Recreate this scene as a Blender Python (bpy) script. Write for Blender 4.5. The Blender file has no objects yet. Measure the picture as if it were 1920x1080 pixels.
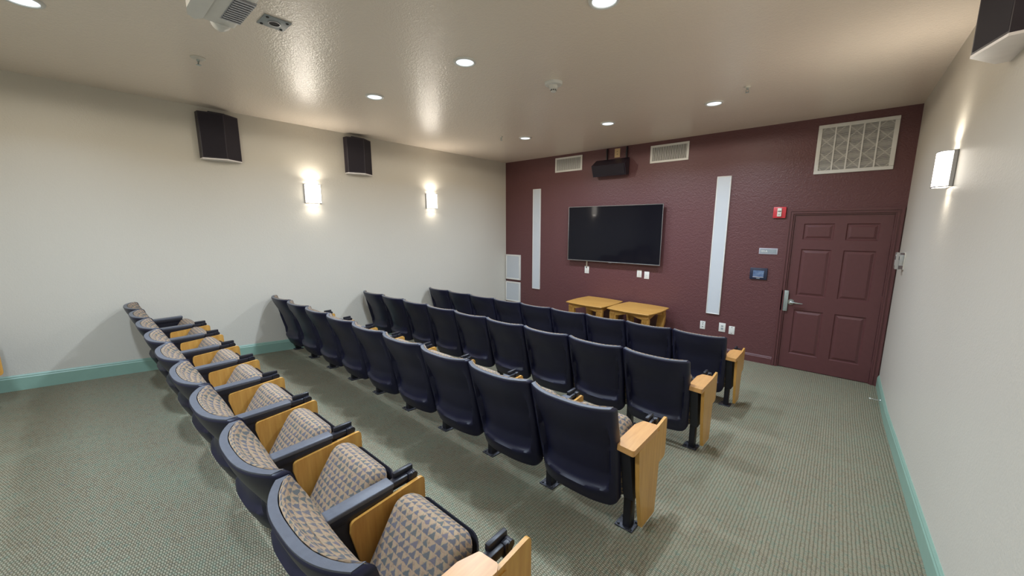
import bpy, bmesh, math, random
from mathutils import Vector, Matrix
from math import sin, cos, pi, sqrt, radians
random.seed(7)
SC = bpy.context.scene
COL = SC.collection

# ---------------------------------------------------------------- camera
W, H, SL, YK = 5.958, 3.177, 0.081, 1.16      # room width, ceiling, floor slope, where the slope starts
YB = -7.9                                     # back wall
cam_d = bpy.data.cameras.new('camera')
cam = bpy.data.objects.new('camera', cam_d); COL.objects.link(cam)
cam.location = (5.449, -6.105, 1.897)
cam.rotation_euler = (pi/2 - 0.1635, 0, 0.7128)
cam_d.sensor_width = 36
cam_d.lens = 710.2/1920*36
cam_d.clip_start = 0.02
SC.camera = cam
# ---------------------------------------------------------------- world and exposure
wd = bpy.data.worlds.new('world'); SC.world = wd; wd.use_nodes = True
wd.node_tree.nodes['Background'].inputs[0].default_value = (0.02, 0.02, 0.022, 1)
wd.node_tree.nodes['Background'].inputs[1].default_value = 0.2
SC.view_settings.view_transform = 'Standard'
SC.view_settings.look = 'None'
SC.view_settings.gamma = 1
SC.view_settings.use_curve_mapping = False
SC.view_settings.exposure = 0.22
DOWN_W, DOWN_C = 25.0, (0.64, 0.80, 1.0)
FILL_W, FILL_C = 21.0, (1.0, 0.91, 0.77)       # added warm fill at each downlight, brightens the upper walls
SCONCE_E, SCONCE_C = 5.0, (1.0, 0.92, 0.80)
LENS_E = 1.15

def fz(y): return SL*max(0.0, -y-YK)

# ---------------------------------------------------------------- materials
def srgb(r, g, b):
    f = lambda c: (c/255/12.92) if c/255 <= 0.04045 else ((c/255+0.055)/1.055)**2.4
    return (f(r), f(g), f(b), 1)

class NT:
    def __init__(s, name):
        s.m = bpy.data.materials.new(name); s.m.use_nodes = True
        s.t = s.m.node_tree; s.b = s.t.nodes['Principled BSDF']
    def n(s, typ, **kw):
        nd = s.t.nodes.new(typ)
        for k, v in kw.items(): setattr(nd, k, v)
        return nd
    def l(s, a, b): s.t.links.new(a, b)
    def math(s, op, a, b=None, c=None, clamp=False):
        nd = s.n('ShaderNodeMath', operation=op, use_clamp=clamp)
        for i, v in enumerate((a, b, c)):
            if v is None: continue
            if isinstance(v, (int, float)): nd.inputs[i].default_value = v
            else: s.l(v, nd.inputs[i])
        return nd.outputs[0]
    def mix(s, fac, a, b):
        nd = s.n('ShaderNodeMix', data_type='RGBA')
        for i, v in ((0, fac), (6, a), (7, b)):
            if isinstance(v, (int, float, tuple)): nd.inputs[i].default_value = v
            else: s.l(v, nd.inputs[i])
        return nd.outputs[2]
    def coord(s, out='Object'): return s.n('ShaderNodeTexCoord').outputs[out]
    def noise(s, vec, scale, detail=2, rough=0.5):
        nd = s.n('ShaderNodeTexNoise'); nd.inputs['Scale'].default_value = scale
        nd.inputs['Detail'].default_value = detail; nd.inputs['Roughness'].default_value = rough
        if vec is not None: s.l(vec, nd.inputs['Vector'])
        return nd.outputs['Fac']
    def ramp(s, v, stops):
        nd = s.n('ShaderNodeValToRGB'); s.l(v, nd.inputs[0]); e = nd.color_ramp.elements
        while len(e) < len(stops): e.new(0.5)
        for i, (p, c) in enumerate(stops): e[i].position = p; e[i].color = c
        return nd.outputs[0]
    def bump(s, h, strength, dist):
        nd = s.n('ShaderNodeBump'); nd.inputs['Strength'].default_value = strength
        nd.inputs['Distance'].default_value = dist; s.l(h, nd.inputs['Height'])
        s.l(nd.outputs[0], s.b.inputs['Normal']); return nd
    def set(s, col=None, rough=0.5, metal=0, spec=None):
        if col is not None:
            if isinstance(col, tuple): s.b.inputs['Base Color'].default_value = col
            else: s.l(col, s.b.inputs['Base Color'])
        s.b.inputs['Roughness'].default_value = rough
        s.b.inputs['Metallic'].default_value = metal
        if spec is not None: s.b.inputs['Specular IOR Level'].default_value = spec
        return s.m

def simple(name, col, rough=0.5, metal=0, var=0.06, nscale=30, bump=0.0, bscale=200, bdist=0.001, spec=None):
    t = NT(name); c = t.coord()
    n = t.noise(c, nscale, 3)
    d = tuple(x*(1-var) for x in col[:3])+(1,); u = tuple(min(1, x*(1+var)) for x in col[:3])+(1,)
    t.set(t.ramp(n, [(0.3, d), (0.7, u)]), rough, metal, spec)
    if bump: t.bump(t.noise(c, bscale, 3), bump, bdist)
    return t.m

def emit(name, col, strength):
    t = NT(name); t.set((0.8, 0.8, 0.8, 1), 0.4)
    t.b.inputs['Emission Color'].default_value = (*col, 1)
    t.b.inputs['Emission Strength'].default_value = strength
    return t.m

def orange_peel(name, col, rough, bstr, bscale, bdist, spec=0.5):
    t = NT(name); c = t.coord()
    big = t.noise(c, 1.3, 3)
    t.set(t.ramp(big, [(0.3, tuple(x*0.975 for x in col[:3])+(1,)), (0.7, col)]), rough, 0, spec)
    h = t.math('ADD', t.noise(c, bscale, 2, 0.5), t.math('MULTIPLY', t.noise(c, bscale*0.4, 2), 0.8))
    t.bump(h, bstr, bdist)
    return t.m

def wood(name, base, dark, scale=1.0, rough=0.32, axis=2):
    t = NT(name); c = t.coord()
    mp = t.n('ShaderNodeMapping'); t.l(c, mp.inputs[0])
    sc = [28*scale]*3; sc[axis] = 2.2*scale; mp.inputs['Scale'].default_value = sc
    a = t.noise(mp.outputs[0], 1.2, 5, 0.6)
    b = t.noise(mp.outputs[0], 5.0, 4, 0.7)
    f = t.math('ADD', t.math('MULTIPLY', a, 0.75), t.math('MULTIPLY', b, 0.25))
    t.set(t.ramp(f, [(0.3, dark), (0.62, base)]), rough)
    t.b.inputs['Coat Weight'].default_value = 0.12
    t.b.inputs['Coat Roughness'].default_value = 0.3
    t.bump(b, 0.08, 0.001)
    return t.m

M = {}
M['wall'] = orange_peel('cream_wall_paint', srgb(211, 205, 192), 0.42, 0.32, 95, 0.004, 0.5)
M['ceiling'] = orange_peel('ceiling_paint', srgb(240, 226, 210), 0.27, 0.5, 95, 0.0042, 0.9)
M['maroon'] = orange_peel('maroon_wall_paint', srgb(98, 60, 61), 0.42, 0.6, 60, 0.007, 0.5)
M['maroon_door'] = simple('maroon_door_paint', srgb(96, 58, 59), 0.38, 0, 0.05, 20, 0.15, 120, 0.001)
M['teal'] = simple('teal_baseboard_paint', srgb(140, 172, 156), 0.4, 0, 0.03, 15)

def carpet():
    t = NT('green_loop_carpet'); c = t.coord()
    sp = t.n('ShaderNodeSeparateXYZ'); t.l(c, sp.inputs[0])
    wob = t.math('MULTIPLY', t.noise(c, 30, 2), 0.009)
    x = t.math('DIVIDE', t.math('ADD', sp.outputs[0], wob), 0.0175)
    col_i = t.math('FLOOR', x)
    fx = t.math('SUBTRACT', x, col_i)
    off = t.math('MULTIPLY', t.math('MODULO', t.math('ABSOLUTE', col_i), 2), 0.5)
    y = t.math('ADD', t.math('DIVIDE', t.math('ADD', sp.outputs[1], wob), 0.0110), off)
    fy = t.math('FRACT', y)
    hx = t.math('POWER', t.math('SINE', t.math('MULTIPLY', fx, pi)), 0.45)
    hy = t.math('POWER', t.math('SINE', t.math('MULTIPLY', fy, pi)), 0.8)
    h = t.math('MULTIPLY', hx, hy)
    n1 = t.noise(c, 38, 3, 0.7)
    yarn = t.ramp(n1, [(0.30, srgb(126, 138, 124)), (0.42, srgb(152, 152, 130)), (0.52, srgb(163, 153, 132)), (0.62, srgb(148, 136, 112)), (0.72, srgb(140, 140, 136))])
    gap = t.mix(t.noise(c, 90, 2), srgb(66, 68, 50), srgb(94, 90, 72))
    colr = t.mix(t.math('MULTIPLY', h, 1.15, clamp=True), gap, yarn)
    # browner olive bands between the rows, pale green along the walkways
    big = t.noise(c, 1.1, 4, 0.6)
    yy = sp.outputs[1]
    row_tone = None
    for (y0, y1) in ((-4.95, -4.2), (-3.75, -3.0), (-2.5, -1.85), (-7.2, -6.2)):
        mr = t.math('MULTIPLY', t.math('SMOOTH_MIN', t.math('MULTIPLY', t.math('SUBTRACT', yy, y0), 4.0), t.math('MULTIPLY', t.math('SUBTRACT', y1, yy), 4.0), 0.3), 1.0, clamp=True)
        row_tone = mr if row_tone is None else t.math('MAXIMUM', row_tone, mr)
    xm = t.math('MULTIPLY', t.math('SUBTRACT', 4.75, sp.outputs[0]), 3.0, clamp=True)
    row_tone = t.math('MULTIPLY', t.math('MULTIPLY', row_tone, xm), 0.75)
    row_tone = t.math('MULTIPLY', row_tone, t.math('ADD', t.math('MULTIPLY', big, 0.9), 0.45), clamp=True)
    c2 = t.mix(row_tone, colr, t.mix(0.5, colr, srgb(84, 72, 48)))
    c3 = t.mix(t.math('MULTIPLY', t.ramp(t.noise(c, 2.3, 3), [(0.45, (0, 0, 0, 1)), (0.75, (1, 1, 1, 1))]), 0.18), c2, srgb(132, 152, 130))
    t.set(c3, 0.95, 0, 0.15)
    t.bump(h, 0.8, 0.004)
    return t.m
M['carpet'] = carpet()

def fabric():
    """woven upholstery: rows of slate and blue triangles on tan, uv in metres"""
    t = NT('patterned_seat_fabric'); uv = t.coord('UV')
    nz = t.n('ShaderNodeTexNoise'); nz.inputs['Scale'].default_value = 90; t.l(uv, nz.inputs['Vector'])
    ofs = t.n('ShaderNodeVectorMath', operation='SCALE'); t.l(nz.outputs['Color'], ofs.inputs[0]); ofs.inputs['Scale'].default_value = 0.011
    ad = t.n('ShaderNodeVectorMath', operation='ADD'); t.l(uv, ad.inputs[0]); t.l(ofs.outputs[0], ad.inputs[1])
    sp = t.n('ShaderNodeSeparateXYZ'); t.l(ad.outputs[0], sp.inputs[0])
    Y = t.math('DIVIDE', sp.outputs[1], 0.0265); ri = t.math('FLOOR', Y); fy = t.math('SUBTRACT', Y, ri)
    wr = t.n('ShaderNodeTexWhiteNoise', noise_dimensions='1D'); t.l(ri, wr.inputs['W'])
    X = t.math('ADD', t.math('DIVIDE', sp.outputs[0], 0.033), t.math('ADD', t.math('MULTIPLY', t.math('MODULO', t.math('ABSOLUTE', ri), 2), 0.5), t.math('MULTIPLY', wr.outputs[0], 0.3)))
    ci = t.math('FLOOR', X); fx = t.math('SUBTRACT', X, ci)
    cq = t.n('ShaderNodeCombineXYZ'); t.l(ri, cq.inputs[0]); t.l(ci, cq.inputs[1]); cq.inputs[2].default_value = 3.3
    wq = t.n('ShaderNodeTexWhiteNoise'); t.l(cq.outputs[0], wq.inputs[0])
    # leaning triangle: apex shifted sideways
    ap = t.math('ADD', 0.5, t.math('MULTIPLY', fy, t.math('ADD', 0.0, t.math('MULTIPLY', wq.outputs[0], 0.42))))
    dx = t.math('ABSOLUTE', t.math('SUBTRACT', fx, ap))
    tri = t.math('SUBTRACT', t.math('MULTIPLY', t.math('SUBTRACT', t.math('ADD', 0.80, t.math('MULTIPLY', wq.outputs[0], 0.25)), fy), 0.54), dx)
    mask = t.math('MULTIPLY', tri, 14.0, clamp=True)
    cb = t.n('ShaderNodeCombineXYZ'); t.l(ci, cb.inputs[0]); t.l(ri, cb.inputs[1])
    wn = t.n('ShaderNodeTexWhiteNoise'); t.l(cb.outputs[0], wn.inputs[0])
    tcol = t.ramp(wn.outputs[0], [(0.0, srgb(46, 58, 82)), (0.4, srgb(72, 78, 104)), (0.7, srgb(46, 70, 82)), (1.0, srgb(86, 80, 104))])
    tan = t.ramp(t.noise(uv, 60, 3, 0.7), [(0.3, srgb(124, 102, 76)), (0.5, srgb(174, 142, 116)), (0.7, srgb(164, 150, 108))])
    edge = t.math('MULTIPLY', t.math('SUBTRACT', 1.0, t.math('MULTIPLY', t.math('ABSOLUTE', tri), 22.0, clamp=True)), 0.55)
    base = t.mix(mask, tan, tcol)
    base = t.mix(edge, base, srgb(80, 98, 88))
    weave = t.noise(uv, 650, 3, 0.9)
    base = t.mix(0.32, base, t.ramp(weave, [(0.40, srgb(58, 58, 60)), (0.62, srgb(204, 188, 160))]))
    t.set(base, 0.9, 0, 0.2)
    t.bump(t.math('ADD', weave, t.math('MULTIPLY', mask, 0.4)), 0.35, 0.0015)
    return t.m
M['fabric'] = fabric()
M['shell'] = simple('navy_black_shell_plastic', (0.0095, 0.0095, 0.028, 1), 0.40, 0, 0.08, 12, spec=0.4)
M['steel'] = simple('black_painted_steel', (0.010, 0.010, 0.016, 1), 0.38, 0, 0.1, 40)
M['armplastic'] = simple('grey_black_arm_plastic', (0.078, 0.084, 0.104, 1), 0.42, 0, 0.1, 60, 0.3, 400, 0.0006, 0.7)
M['beech'] = wood('honey_beech_wood', srgb(208, 158, 80), srgb(184, 128, 56), 1.0, 0.34)
M['beech_cap'] = wood('honey_beech_cap', srgb(206, 154, 92), srgb(186, 130, 70), 1.0, 0.34, 1)
M['footmetal'] = simple('worn_dark_foot_metal', (0.06, 0.06, 0.07, 1), 0.45, 0.6, 0.5, 90)
M['oak'] = wood('yellow_oak_wood', srgb(200, 152, 78), srgb(174, 122, 54), 1.2, 0.4, 0)
M['black'] = simple('black_speaker_vinyl', (0.018, 0.012, 0.022, 1), 0.4, 0, 0.1, 20)
M['cloth'] = simple('black_speaker_cloth', (0.013, 0.009, 0.017, 1), 0.75, 0, 0.15, 300, 0.3, 900, 0.0006)
M['baseplate'] = simple('pale_speaker_underside', srgb(238, 232, 230), 0.4, 0, 0.05, 10)
M['white'] = simple('white_enamel', srgb(224, 222, 216), 0.4, 0, 0.02, 20)
M['offwhite'] = simple('offwhite_plastic', srgb(214, 208, 196), 0.42, 0, 0.03, 20)
M['almond'] = simple('almond_plastic', srgb(214, 184, 138), 0.45, 0, 0.03, 20)
M['dark'] = simple('dark_slot', (0.015, 0.015, 0.016, 1), 0.7)
M['ductgrey'] = simple('dull_duct_interior', srgb(70, 68, 66), 0.8)
M['silver'] = simple('brushed_silver', srgb(168, 168, 170), 0.3, 0.9, 0.05, 60)
M['chrome'] = simple('satin_chrome', srgb(200, 208, 208), 0.22, 0.9, 0.03, 60)
M['zinc'] = simple('zinc_plate', srgb(176, 186, 184), 0.38, 0.6, 0.06, 60)
M['red'] = simple('red_alarm_plastic', srgb(208, 62, 70), 0.35, 0, 0.04, 30)
M['clear'] = simple('clear_lens_plastic', srgb(228, 226, 214), 0.15)
M['screen'] = simple('black_glass_screen', (0.006, 0.006, 0.010, 1), 0.06, 0, 0.0, 1, spec=0.25)
M['signgrey'] = simple('grey_sign_plate', srgb(150, 158, 162), 0.45)
M['signborder'] = simple('pale_sign_border', srgb(186, 184, 194), 0.45)
M['bezelblue'] = simple('dark_blue_bezel', srgb(42, 48, 68), 0.35)
M['rubber'] = simple('white_rubber', srgb(226, 226, 218), 0.6)
M['grime'] = simple('recess_shadow_gap_metal', srgb(60, 58, 60), 0.6, 0.3)
M['shade'] = emit('lit_sconce_shade', SCONCE_C, SCONCE_E)
M['lens'] = emit('lit_downlight_lens', (0.78, 0.90, 1.0), LENS_E)

def perforated(name, base, hole, sc):
    t = NT(name); c = t.coord()
    v = t.n('ShaderNodeTexVoronoi'); v.inputs['Scale'].default_value = sc; v.inputs['Randomness'].default_value = 0.0
    t.l(c, v.inputs['Vector'])
    t.set(t.ramp(v.outputs['Distance'], [(0.25, hole), (0.42, base)]), 0.5)
    return t.m
M['perf'] = perforated('perforated_pale_metal', srgb(206, 210, 214), srgb(146, 152, 160), 260)

def filter_mat():
    t = NT('pleated_air_filter'); c = t.coord(); sp = t.n('ShaderNodeSeparateXYZ'); t.l(c, sp.inputs[0])
    a = t.math('ADD', t.math('MULTIPLY', sp.outputs[0], 1.0), t.math('MULTIPLY', sp.outputs[2], 1.0))
    b = t.math('SUBTRACT', sp.outputs[0], sp.outputs[2])
    def tri(v):
        f = t.math('PINGPONG', v, 0.0875)
        return t.math('LESS_THAN', f, 0.008)
    d = t.math('MAXIMUM', tri(a), tri(b))
    st = t.math('GREATER_THAN', t.math('PINGPONG', sp.outputs[2], 0.0066), 0.0036)
    body = t.mix(st, srgb(182, 178, 172), srgb(98, 96, 94))
    t.set(t.mix(t.math('MULTIPLY', d, 0.75), body, srgb(206, 202, 194)), 0.7)
    return t.m
M['filter'] = filter_mat()

def touch_mat():
    t = NT('lit_touch_screen'); c = t.coord()
    n = t.noise(c, 26, 2)
    col = t.ramp(n, [(0.3, srgb(66, 84, 116)), (0.7, srgb(98, 116, 140))])
    t.set(col, 0.2); t.l(col, t.b.inputs['Emission Color']); t.b.inputs['Emission Strength'].default_value = 0.35
    return t.m
M['touch'] = touch_mat()

# ---------------------------------------------------------------- mesh helpers
def link(name, bm, mat, parent=None, smooth=False, angle=40, loc=None):
    me = bpy.data.meshes.new(name)
    bmesh.ops.recalc_face_normals(bm, faces=bm.faces)
    bm.to_mesh(me); bm.free()
    for m in (mat if isinstance(mat, (list, tuple)) else [mat]): me.materials.append(m)
    if smooth:
        me.polygons.foreach_set('use_smooth', [True]*len(me.polygons))
        me.set_sharp_from_angle(angle=radians(angle))
    o = bpy.data.objects.new(name, me); COL.objects.link(o)
    if parent: o.parent = parent
    if loc: o.location = loc
    return o

def box(bm, x0, x1, y0, y1, z0, z1, bev=0.0, seg=2, mi=0, mtx=None):
    ret = bmesh.ops.create_cube(bm, size=1.0)
    vs = ret['verts']
    for v in vs:
        v.co = Vector((x0+(v.co.x+.5)*(x1-x0), y0+(v.co.y+.5)*(y1-y0), z0+(v.co.z+.5)*(z1-z0)))
    fs = list({f for v in vs for f in v.link_faces})
    if bev > 0:
        es = list({e for v in vs for e in v.link_edges})
        r = bmesh.ops.bevel(bm, geom=es, offset=bev, segments=seg, affect='EDGES', profile=0.5)
        fs = list({f for v in r['verts'] for f in v.link_faces} | {f for f in fs if f.is_valid})
    vv = list({v for f in fs for v in f.verts})
    for f in fs: f.material_index = mi
    if mtx: bmesh.ops.transform(bm, matrix=mtx, verts=vv)
    return vv

def bx(name, d, mat, parent=None, bev=0.0, loc=None):
    bm = bmesh.new(); box(bm, *d, bev=bev); return link(name, bm, mat, parent, bev > 0, 40, loc)

def cyl(bm, c, axis, r0, r1, L, n=24, mi=0):
    """frustum from point c along axis"""
    ax = Vector(axis).normalized(); u = ax.orthogonal().normalized(); v = ax.cross(u)
    c = Vector(c); a = [bm.verts.new(c+(u*cos(2*pi*i/n)+v*sin(2*pi*i/n))*r0) for i in range(n)]
    b = [bm.verts.new(c+ax*L+(u*cos(2*pi*i/n)+v*sin(2*pi*i/n))*r1) for i in range(n)]
    for i in range(n):
        f = bm.faces.new((a[i], a[(i+1) % n], b[(i+1) % n], b[i])); f.material_index = mi
    for q in (a, b):
        f = bm.faces.new(q); f.material_index = mi

def lathe(bm, c, prof, n=32, axis='z', mi=0):
    """prof: list of (radius, height) ; closed with fans when r==0"""
    c = Vector(c); rings = []
    for r, h in prof:
        if r < 1e-6: rings.append([bm.verts.new(c+Vector((0, 0, h)))])
        else: rings.append([bm.verts.new(c+Vector((r*cos(2*pi*i/n), r*sin(2*pi*i/n), h))) for i in range(n)])
    for a, b in zip(rings, rings[1:]):
        for i in range(n):
            if len(a) == 1 and len(b) == 1: continue
            if len(a) == 1: f = bm.faces.new((a[0], b[i], b[(i+1) % n]))
            elif len(b) == 1: f = bm.faces.new((a[i], a[(i+1) % n], b[0]))
            else: f = bm.faces.new((a[i], a[(i+1) % n], b[(i+1) % n], b[i]))
            f.material_index = mi
    for q in (rings[0], rings[-1]):
        if len(q) > 1: bm.faces.new(q).material_index = mi

def prism(bm, pts, axis, a, b, mi=0):
    """extrude polygon (2D pts) along axis between a and b"""
    def P(p, t):
        if axis == 'x': return Vector((t, p[0], p[1]))
        if axis == 'y': return Vector((p[0], t, p[1]))
        return Vector((p[0], p[1], t))
    A = [bm.verts.new(P(p, a)) for p in pts]; B = [bm.verts.new(P(p, b)) for p in pts]
    n = len(pts); fs = [bm.faces.new(A), bm.faces.new(B[::-1])]
    for i in range(n): fs.append(bm.faces.new((A[i], B[i], B[(i+1) % n], A[(i+1) % n])))
    for f in fs: f.material_index = mi
    return A+B

def bevel_all(bm, off, seg=2, minang=25):
    es = [e for e in bm.edges if len(e.link_faces) == 2 and e.calc_face_angle(0) > radians(minang)]
    bmesh.ops.bevel(bm, geom=es, offset=off, segments=seg, affect='EDGES', profile=0.5)

def rounded_poly(pts, rads, seg=5):
    out = []; n = len(pts)
    for i, p in enumerate(pts):
        r = rads[i] if isinstance(rads, (list, tuple)) else rads
        p = Vector(p); a = Vector(pts[i-1]); b = Vector(pts[(i+1) % n])
        if r <= 0: out.append(tuple(p)); continue
        u = (a-p).normalized(); v = (b-p).normalized()
        ang = u.angle(v); d = r/math.tan(ang/2)
        p0, p1 = p+u*d, p+v*d
        for k in range(seg+1):
            t = k/seg
            q = (1-t)**2*p0+2*t*(1-t)*p+t*t*p1
            out.append(tuple(q))
    return out

def tag(o, label, cat, group=None):
    o['label'] = label; o['category'] = cat
    if group: o['group'] = group
    return o
def thing(name, loc, label, cat, group=None, rz=0):
    o = bpy.data.objects.new(name, None); COL.objects.link(o)
    o.empty_display_size = 0.05; o.location = loc; o.rotation_euler = (0, 0, rz)
    return tag(o, label, cat, group)
def struct(o): o['kind'] = 'structure'; return o
def copy_tree(o, parent=None):
    c = o.copy(); COL.objects.link(c)
    if parent: c.parent = parent
    for ch in list(o.children): copy_tree(ch, c)
    return c

# ---------------------------------------------------------------- room shell
T = 0.12
bm = bmesh.new()
prism(bm, [(0.12, 0), (-YK, 0), (YB-T, fz(YB-T)), (YB-T, -0.15), (0.12, -0.15)], 'x', -T, W+T)
struct(link('floor', bm, M['carpet']))
struct(bx('ceiling', (-T, W+T, YB-T, 0.15, H, H+0.12), M['ceiling']))
struct(bx('wall_left', (-T, 0, YB, 0.12, -0.1, H), M['wall']))
struct(bx('wall_right', (W, W+T, YB, 0.12, -0.1, H), M['wall']))
struct(bx('wall_back', (-T, W+T, YB-T, YB, -0.1, H), M['wall']))
DX0, DX1, DZ = 4.953, 5.889, 2.04
bm = bmesh.new()
box(bm, 0, DX0, 0, 0.12, -0.1, H); box(bm, DX1, W, 0, 0.12, -0.1, H); box(bm, DX0, DX1, 0, 0.12, DZ, H)
struct(link('wall_front', bm, M['maroon']))
# baseboards: strip with a small moulded top, following the floor
def baseboard(name, side, mat, h):
    bm = bmesh.new()
    prof = [(0, 0), (0.016, 0), (0.016, h-0.028), (0.011, h-0.020), (0.011, h-0.012), (0.006, h-0.004), (0.004, h), (0, h)]
    rows = []
    if side in 'LR':
        for y in (-0.0 if side == 'L' else -0.022, -YK, YB):
            rows.append([bm.verts.new(((d if side == 'L' else W-d), y, fz(y)+z)) for d, z in prof])
    else:
        for x in (0.0, 4.892):
            rows.append([bm.verts.new((x, -d, z)) for d, z in prof])
    n = len(prof)
    for a, b in zip(rows, rows[1:]):
        for i in range(n): bm.faces.new((a[i], a[(i+1) % n], b[(i+1) % n], b[i]))
    bm.faces.new(rows[0]); bm.faces.new(rows[-1])
    return struct(link(name, bm, mat))
baseboard('baseboard_left', 'L', M['teal'], 0.140)
baseboard('baseboard_right', 'R', M['teal'], 0.140)
baseboard('baseboard_front', 'F', M['maroon_door'], 0.115)

# door casing (moulded) and jamb
bm = bmesh.new()
def casing_strip(pts_in, pts_out, y0, y1):
    for i in range(len(pts_in)-1):
        a, b, c, d = pts_in[i], pts_in[i+1], pts_out[i+1], pts_out[i]
        A = [bm.verts.new((p[0], y0, p[1])) for p in (a, b, c, d)]
        B = [bm.verts.new((p[0], y1, p[1])) for p in (a, b, c, d)]
        bm.faces.new(A); bm.faces.new(B[::-1])
        for k in range(4): bm.faces.new((A[k], B[k], B[(k+1) % 4], A[(k+1) % 4]))
def pth(o): return [(DX0-o, 0), (DX0-o, DZ+o), (DX1+o, DZ+o), (DX1+o, 0)]
casing_strip(pth(0.004), pth(0.060), -0.010, 0.0)
casing_strip(pth(0.006), pth(0.020), -0.016, -0.0101)
casing_strip(pth(0.034), pth(0.058), -0.020, -0.0101)
casing_strip(pth(-0.012), pth(0.0), 0.0, 0.11)
struct(link('trim_1', bm, M['maroon_door']))

# six-panel door
door = bpy.data.objects.new('door_1', None); COL.objects.link(door); struct(door)
door.location = (DX0+0.014, 0.016, 0.008); dw, dh = DX1-DX0-0.028, DZ-0.022
bm = bmesh.new()
xs = [0, 0.100, 0.400, 0.512, 0.803, dw]
zs = [0, 0.200, 0.797, 0.985, 1.590, 1.712, 1.912, dh]
for i in range(len(xs)-1):
    for j in range(len(zs)-1):
        x0, x1, z0, z1 = xs[i], xs[i+1], zs[j], zs[j+1]
        if i in (1, 3) and j in (1, 3, 5):
            prev = [(x0, 0, z0), (x1, 0, z0), (x1, 0, z1), (x0, 0, z1)]
            pv = [bm.verts.new(p) for p in prev]
            for ins, dep in ((0.010, 0.011), (0.020, 0.011), (0.044, 0.001)):
                q = [(x0+ins, dep, z0+ins), (x1-ins, dep, z0+ins), (x1-ins, dep, z1-ins), (x0+ins, dep, z1-ins)]
                qv = [bm.verts.new(p) for p in q]
                for k in range(4): bm.faces.new((pv[k], pv[(k+1) % 4], qv[(k+1) % 4], qv[k]))
                pv = qv
            bm.faces.new(pv)
        else:
            bm.faces.new([bm.verts.new(p) for p in ((x0, 0, z0), (x1, 0, z0), (x1, 0, z1), (x0, 0, z1))])
bmesh.ops.remove_doubles(bm, verts=bm.verts, dist=1e-5)
box(bm, 0, dw, 0.014, 0.044, 0, dh)
for (x0, x1, z0, z1) in ((0, dw, 0, 0.001), (0, dw, dh-0.001, dh), (0, 0.001, 0, dh), (dw-0.001, dw, 0, dh)):
    box(bm, x0, x1, 0.0005, 0.014, z0, z1)
link('door_leaf', bm, M['maroon_door'], door)
for z in (0.22, 1.02, 1.80):
    bm = bmesh.new()
    cyl(bm, (dw+0.006, -0.006, z-0.05), (0, 0, 1), 0.007, 0.007, 0.10, 12)
    cyl(bm, (dw+0.006, -0.006, z+0.05), (0, 0, 1), 0.005, 0.002, 0.008, 12)
    box(bm, dw-0.014, dw+0.006, -0.003, 0.0, z-0.05, z+0.05)
    link('hinge', bm, M['maroon_door'], door)
# lever handle and its rose
bm = bmesh.new()
hx, hz = 0.060, 0.895
cyl(bm, (hx, 0.0, hz), (0, -1, 0), 0.038, 0.035, 0.012, 32)
cyl(bm, (hx, -0.012, hz), (0, -1, 0), 0.018, 0.014, 0.034, 20)
bmh = bm
pts = [(hx-0.006, -0.048, hz, 0.013), (hx+0.03, -0.054, hz, 0.012), (hx+0.075, -0.052, hz-0.003, 0.010), (hx+0.112, -0.044, hz-0.006, 0.008), (hx+0.124, -0.034, hz-0.006, 0.006)]
def tube(bm, pts, n=12, flat=1.0, mi=0):
    rings = []
    for i, (x, y, z, r) in enumerate(pts):
        p = Vector((x, y, z)); a = Vector(pts[max(0, i-1)][:3]); b = Vector(pts[min(len(pts)-1, i+1)][:3])
        t = (b-a).normalized(); up = Vector((0, 0, 1)) if abs(t.z) < 0.9 else Vector((0, 1, 0))
        u = t.cross(up).normalized(); v = u.cross(t)
        rings.append([bm.verts.new(p+u*cos(2*pi*k/n)*r*flat+v*sin(2*pi*k/n)*r) for k in range(n)])
    for A, B in zip(rings, rings[1:]):
        for k in range(n): bm.faces.new((A[k], A[(k+1) % n], B[(k+1) % n], B[k])).material_index = mi
    bm.faces.new(rings[0]).material_index = mi; bm.faces.new(rings[-1]).material_index = mi
tube(bm, pts)
link('door_handle', bm, M['chrome'], door, True)
# latch guard plate bridging door edge and frame
bm = bmesh.new()
box(bm, -0.052, 0.028, -0.026, -0.022, 0.770, 1.045, bev=0.003)
box(bm, -0.052, -0.046, -0.026, -0.020, 0.772, 1.043)
for z in (0.800, 1.012): cyl(bm, (0.008, -0.0265, z), (0, -1, 0), 0.009, 0.006, 0.004, 12)
for z in (0.800, 1.012): cyl(bm, (0.008, 0.0, z), (0, -1, 0), 0.005, 0.005, 0.022, 8)
link('latch_guard_plate', bm, M['zinc'], door, True)

# ---------------------------------------------------------------- things on the front wall
def place(name, x, z, label, cat, group=None, y=0.0): return thing(name, (x, y, z), label, cat, group)

# supply registers
def register(x0, x1, z0, z1, label):
    cx, cz = (x0+x1)/2, (z0+z1)/2; w, h = (x1-x0)/2, (z1-z0)/2
    t = place('air_register', cx, cz, label, 'air vent', 'white supply registers above the television')
    bm = bmesh.new(); f = 0.030
    for d in ((-w, w, h-f, h), (-w, w, -h, -h+f), (-w, -w+f, -h+f, h-f), (w-f, w, -h+f, h-f)):
        box(bm, d[0], d[1], -0.010, 0.0, d[2], d[3], bev=0.002, seg=1)
    link('frame', bm, M['white'], t, True)
    bx('duct_back', (-w+f, w-f, -0.0022, -0.0002, -h+f, h-f), M['ductgrey'], t)
    bm = bmesh.new(); n = 26
    for i in range(n):
        x = -w+f+(i+0.5)*(2*(w-f))/n
        m = Matrix.Translation((x, -0.006, 0)) @ Matrix.Rotation(radians(35), 4, 'Z')
        box(bm, -0.0045, 0.0045, -0.0008, 0.0008, -h+f, h-f, mtx=m)
    link('louvres', bm, M['white'], t)
register(1.247, 1.822, 2.872, 3.131, 'white rectangular air register left of the small black speaker near ceiling')
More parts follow.
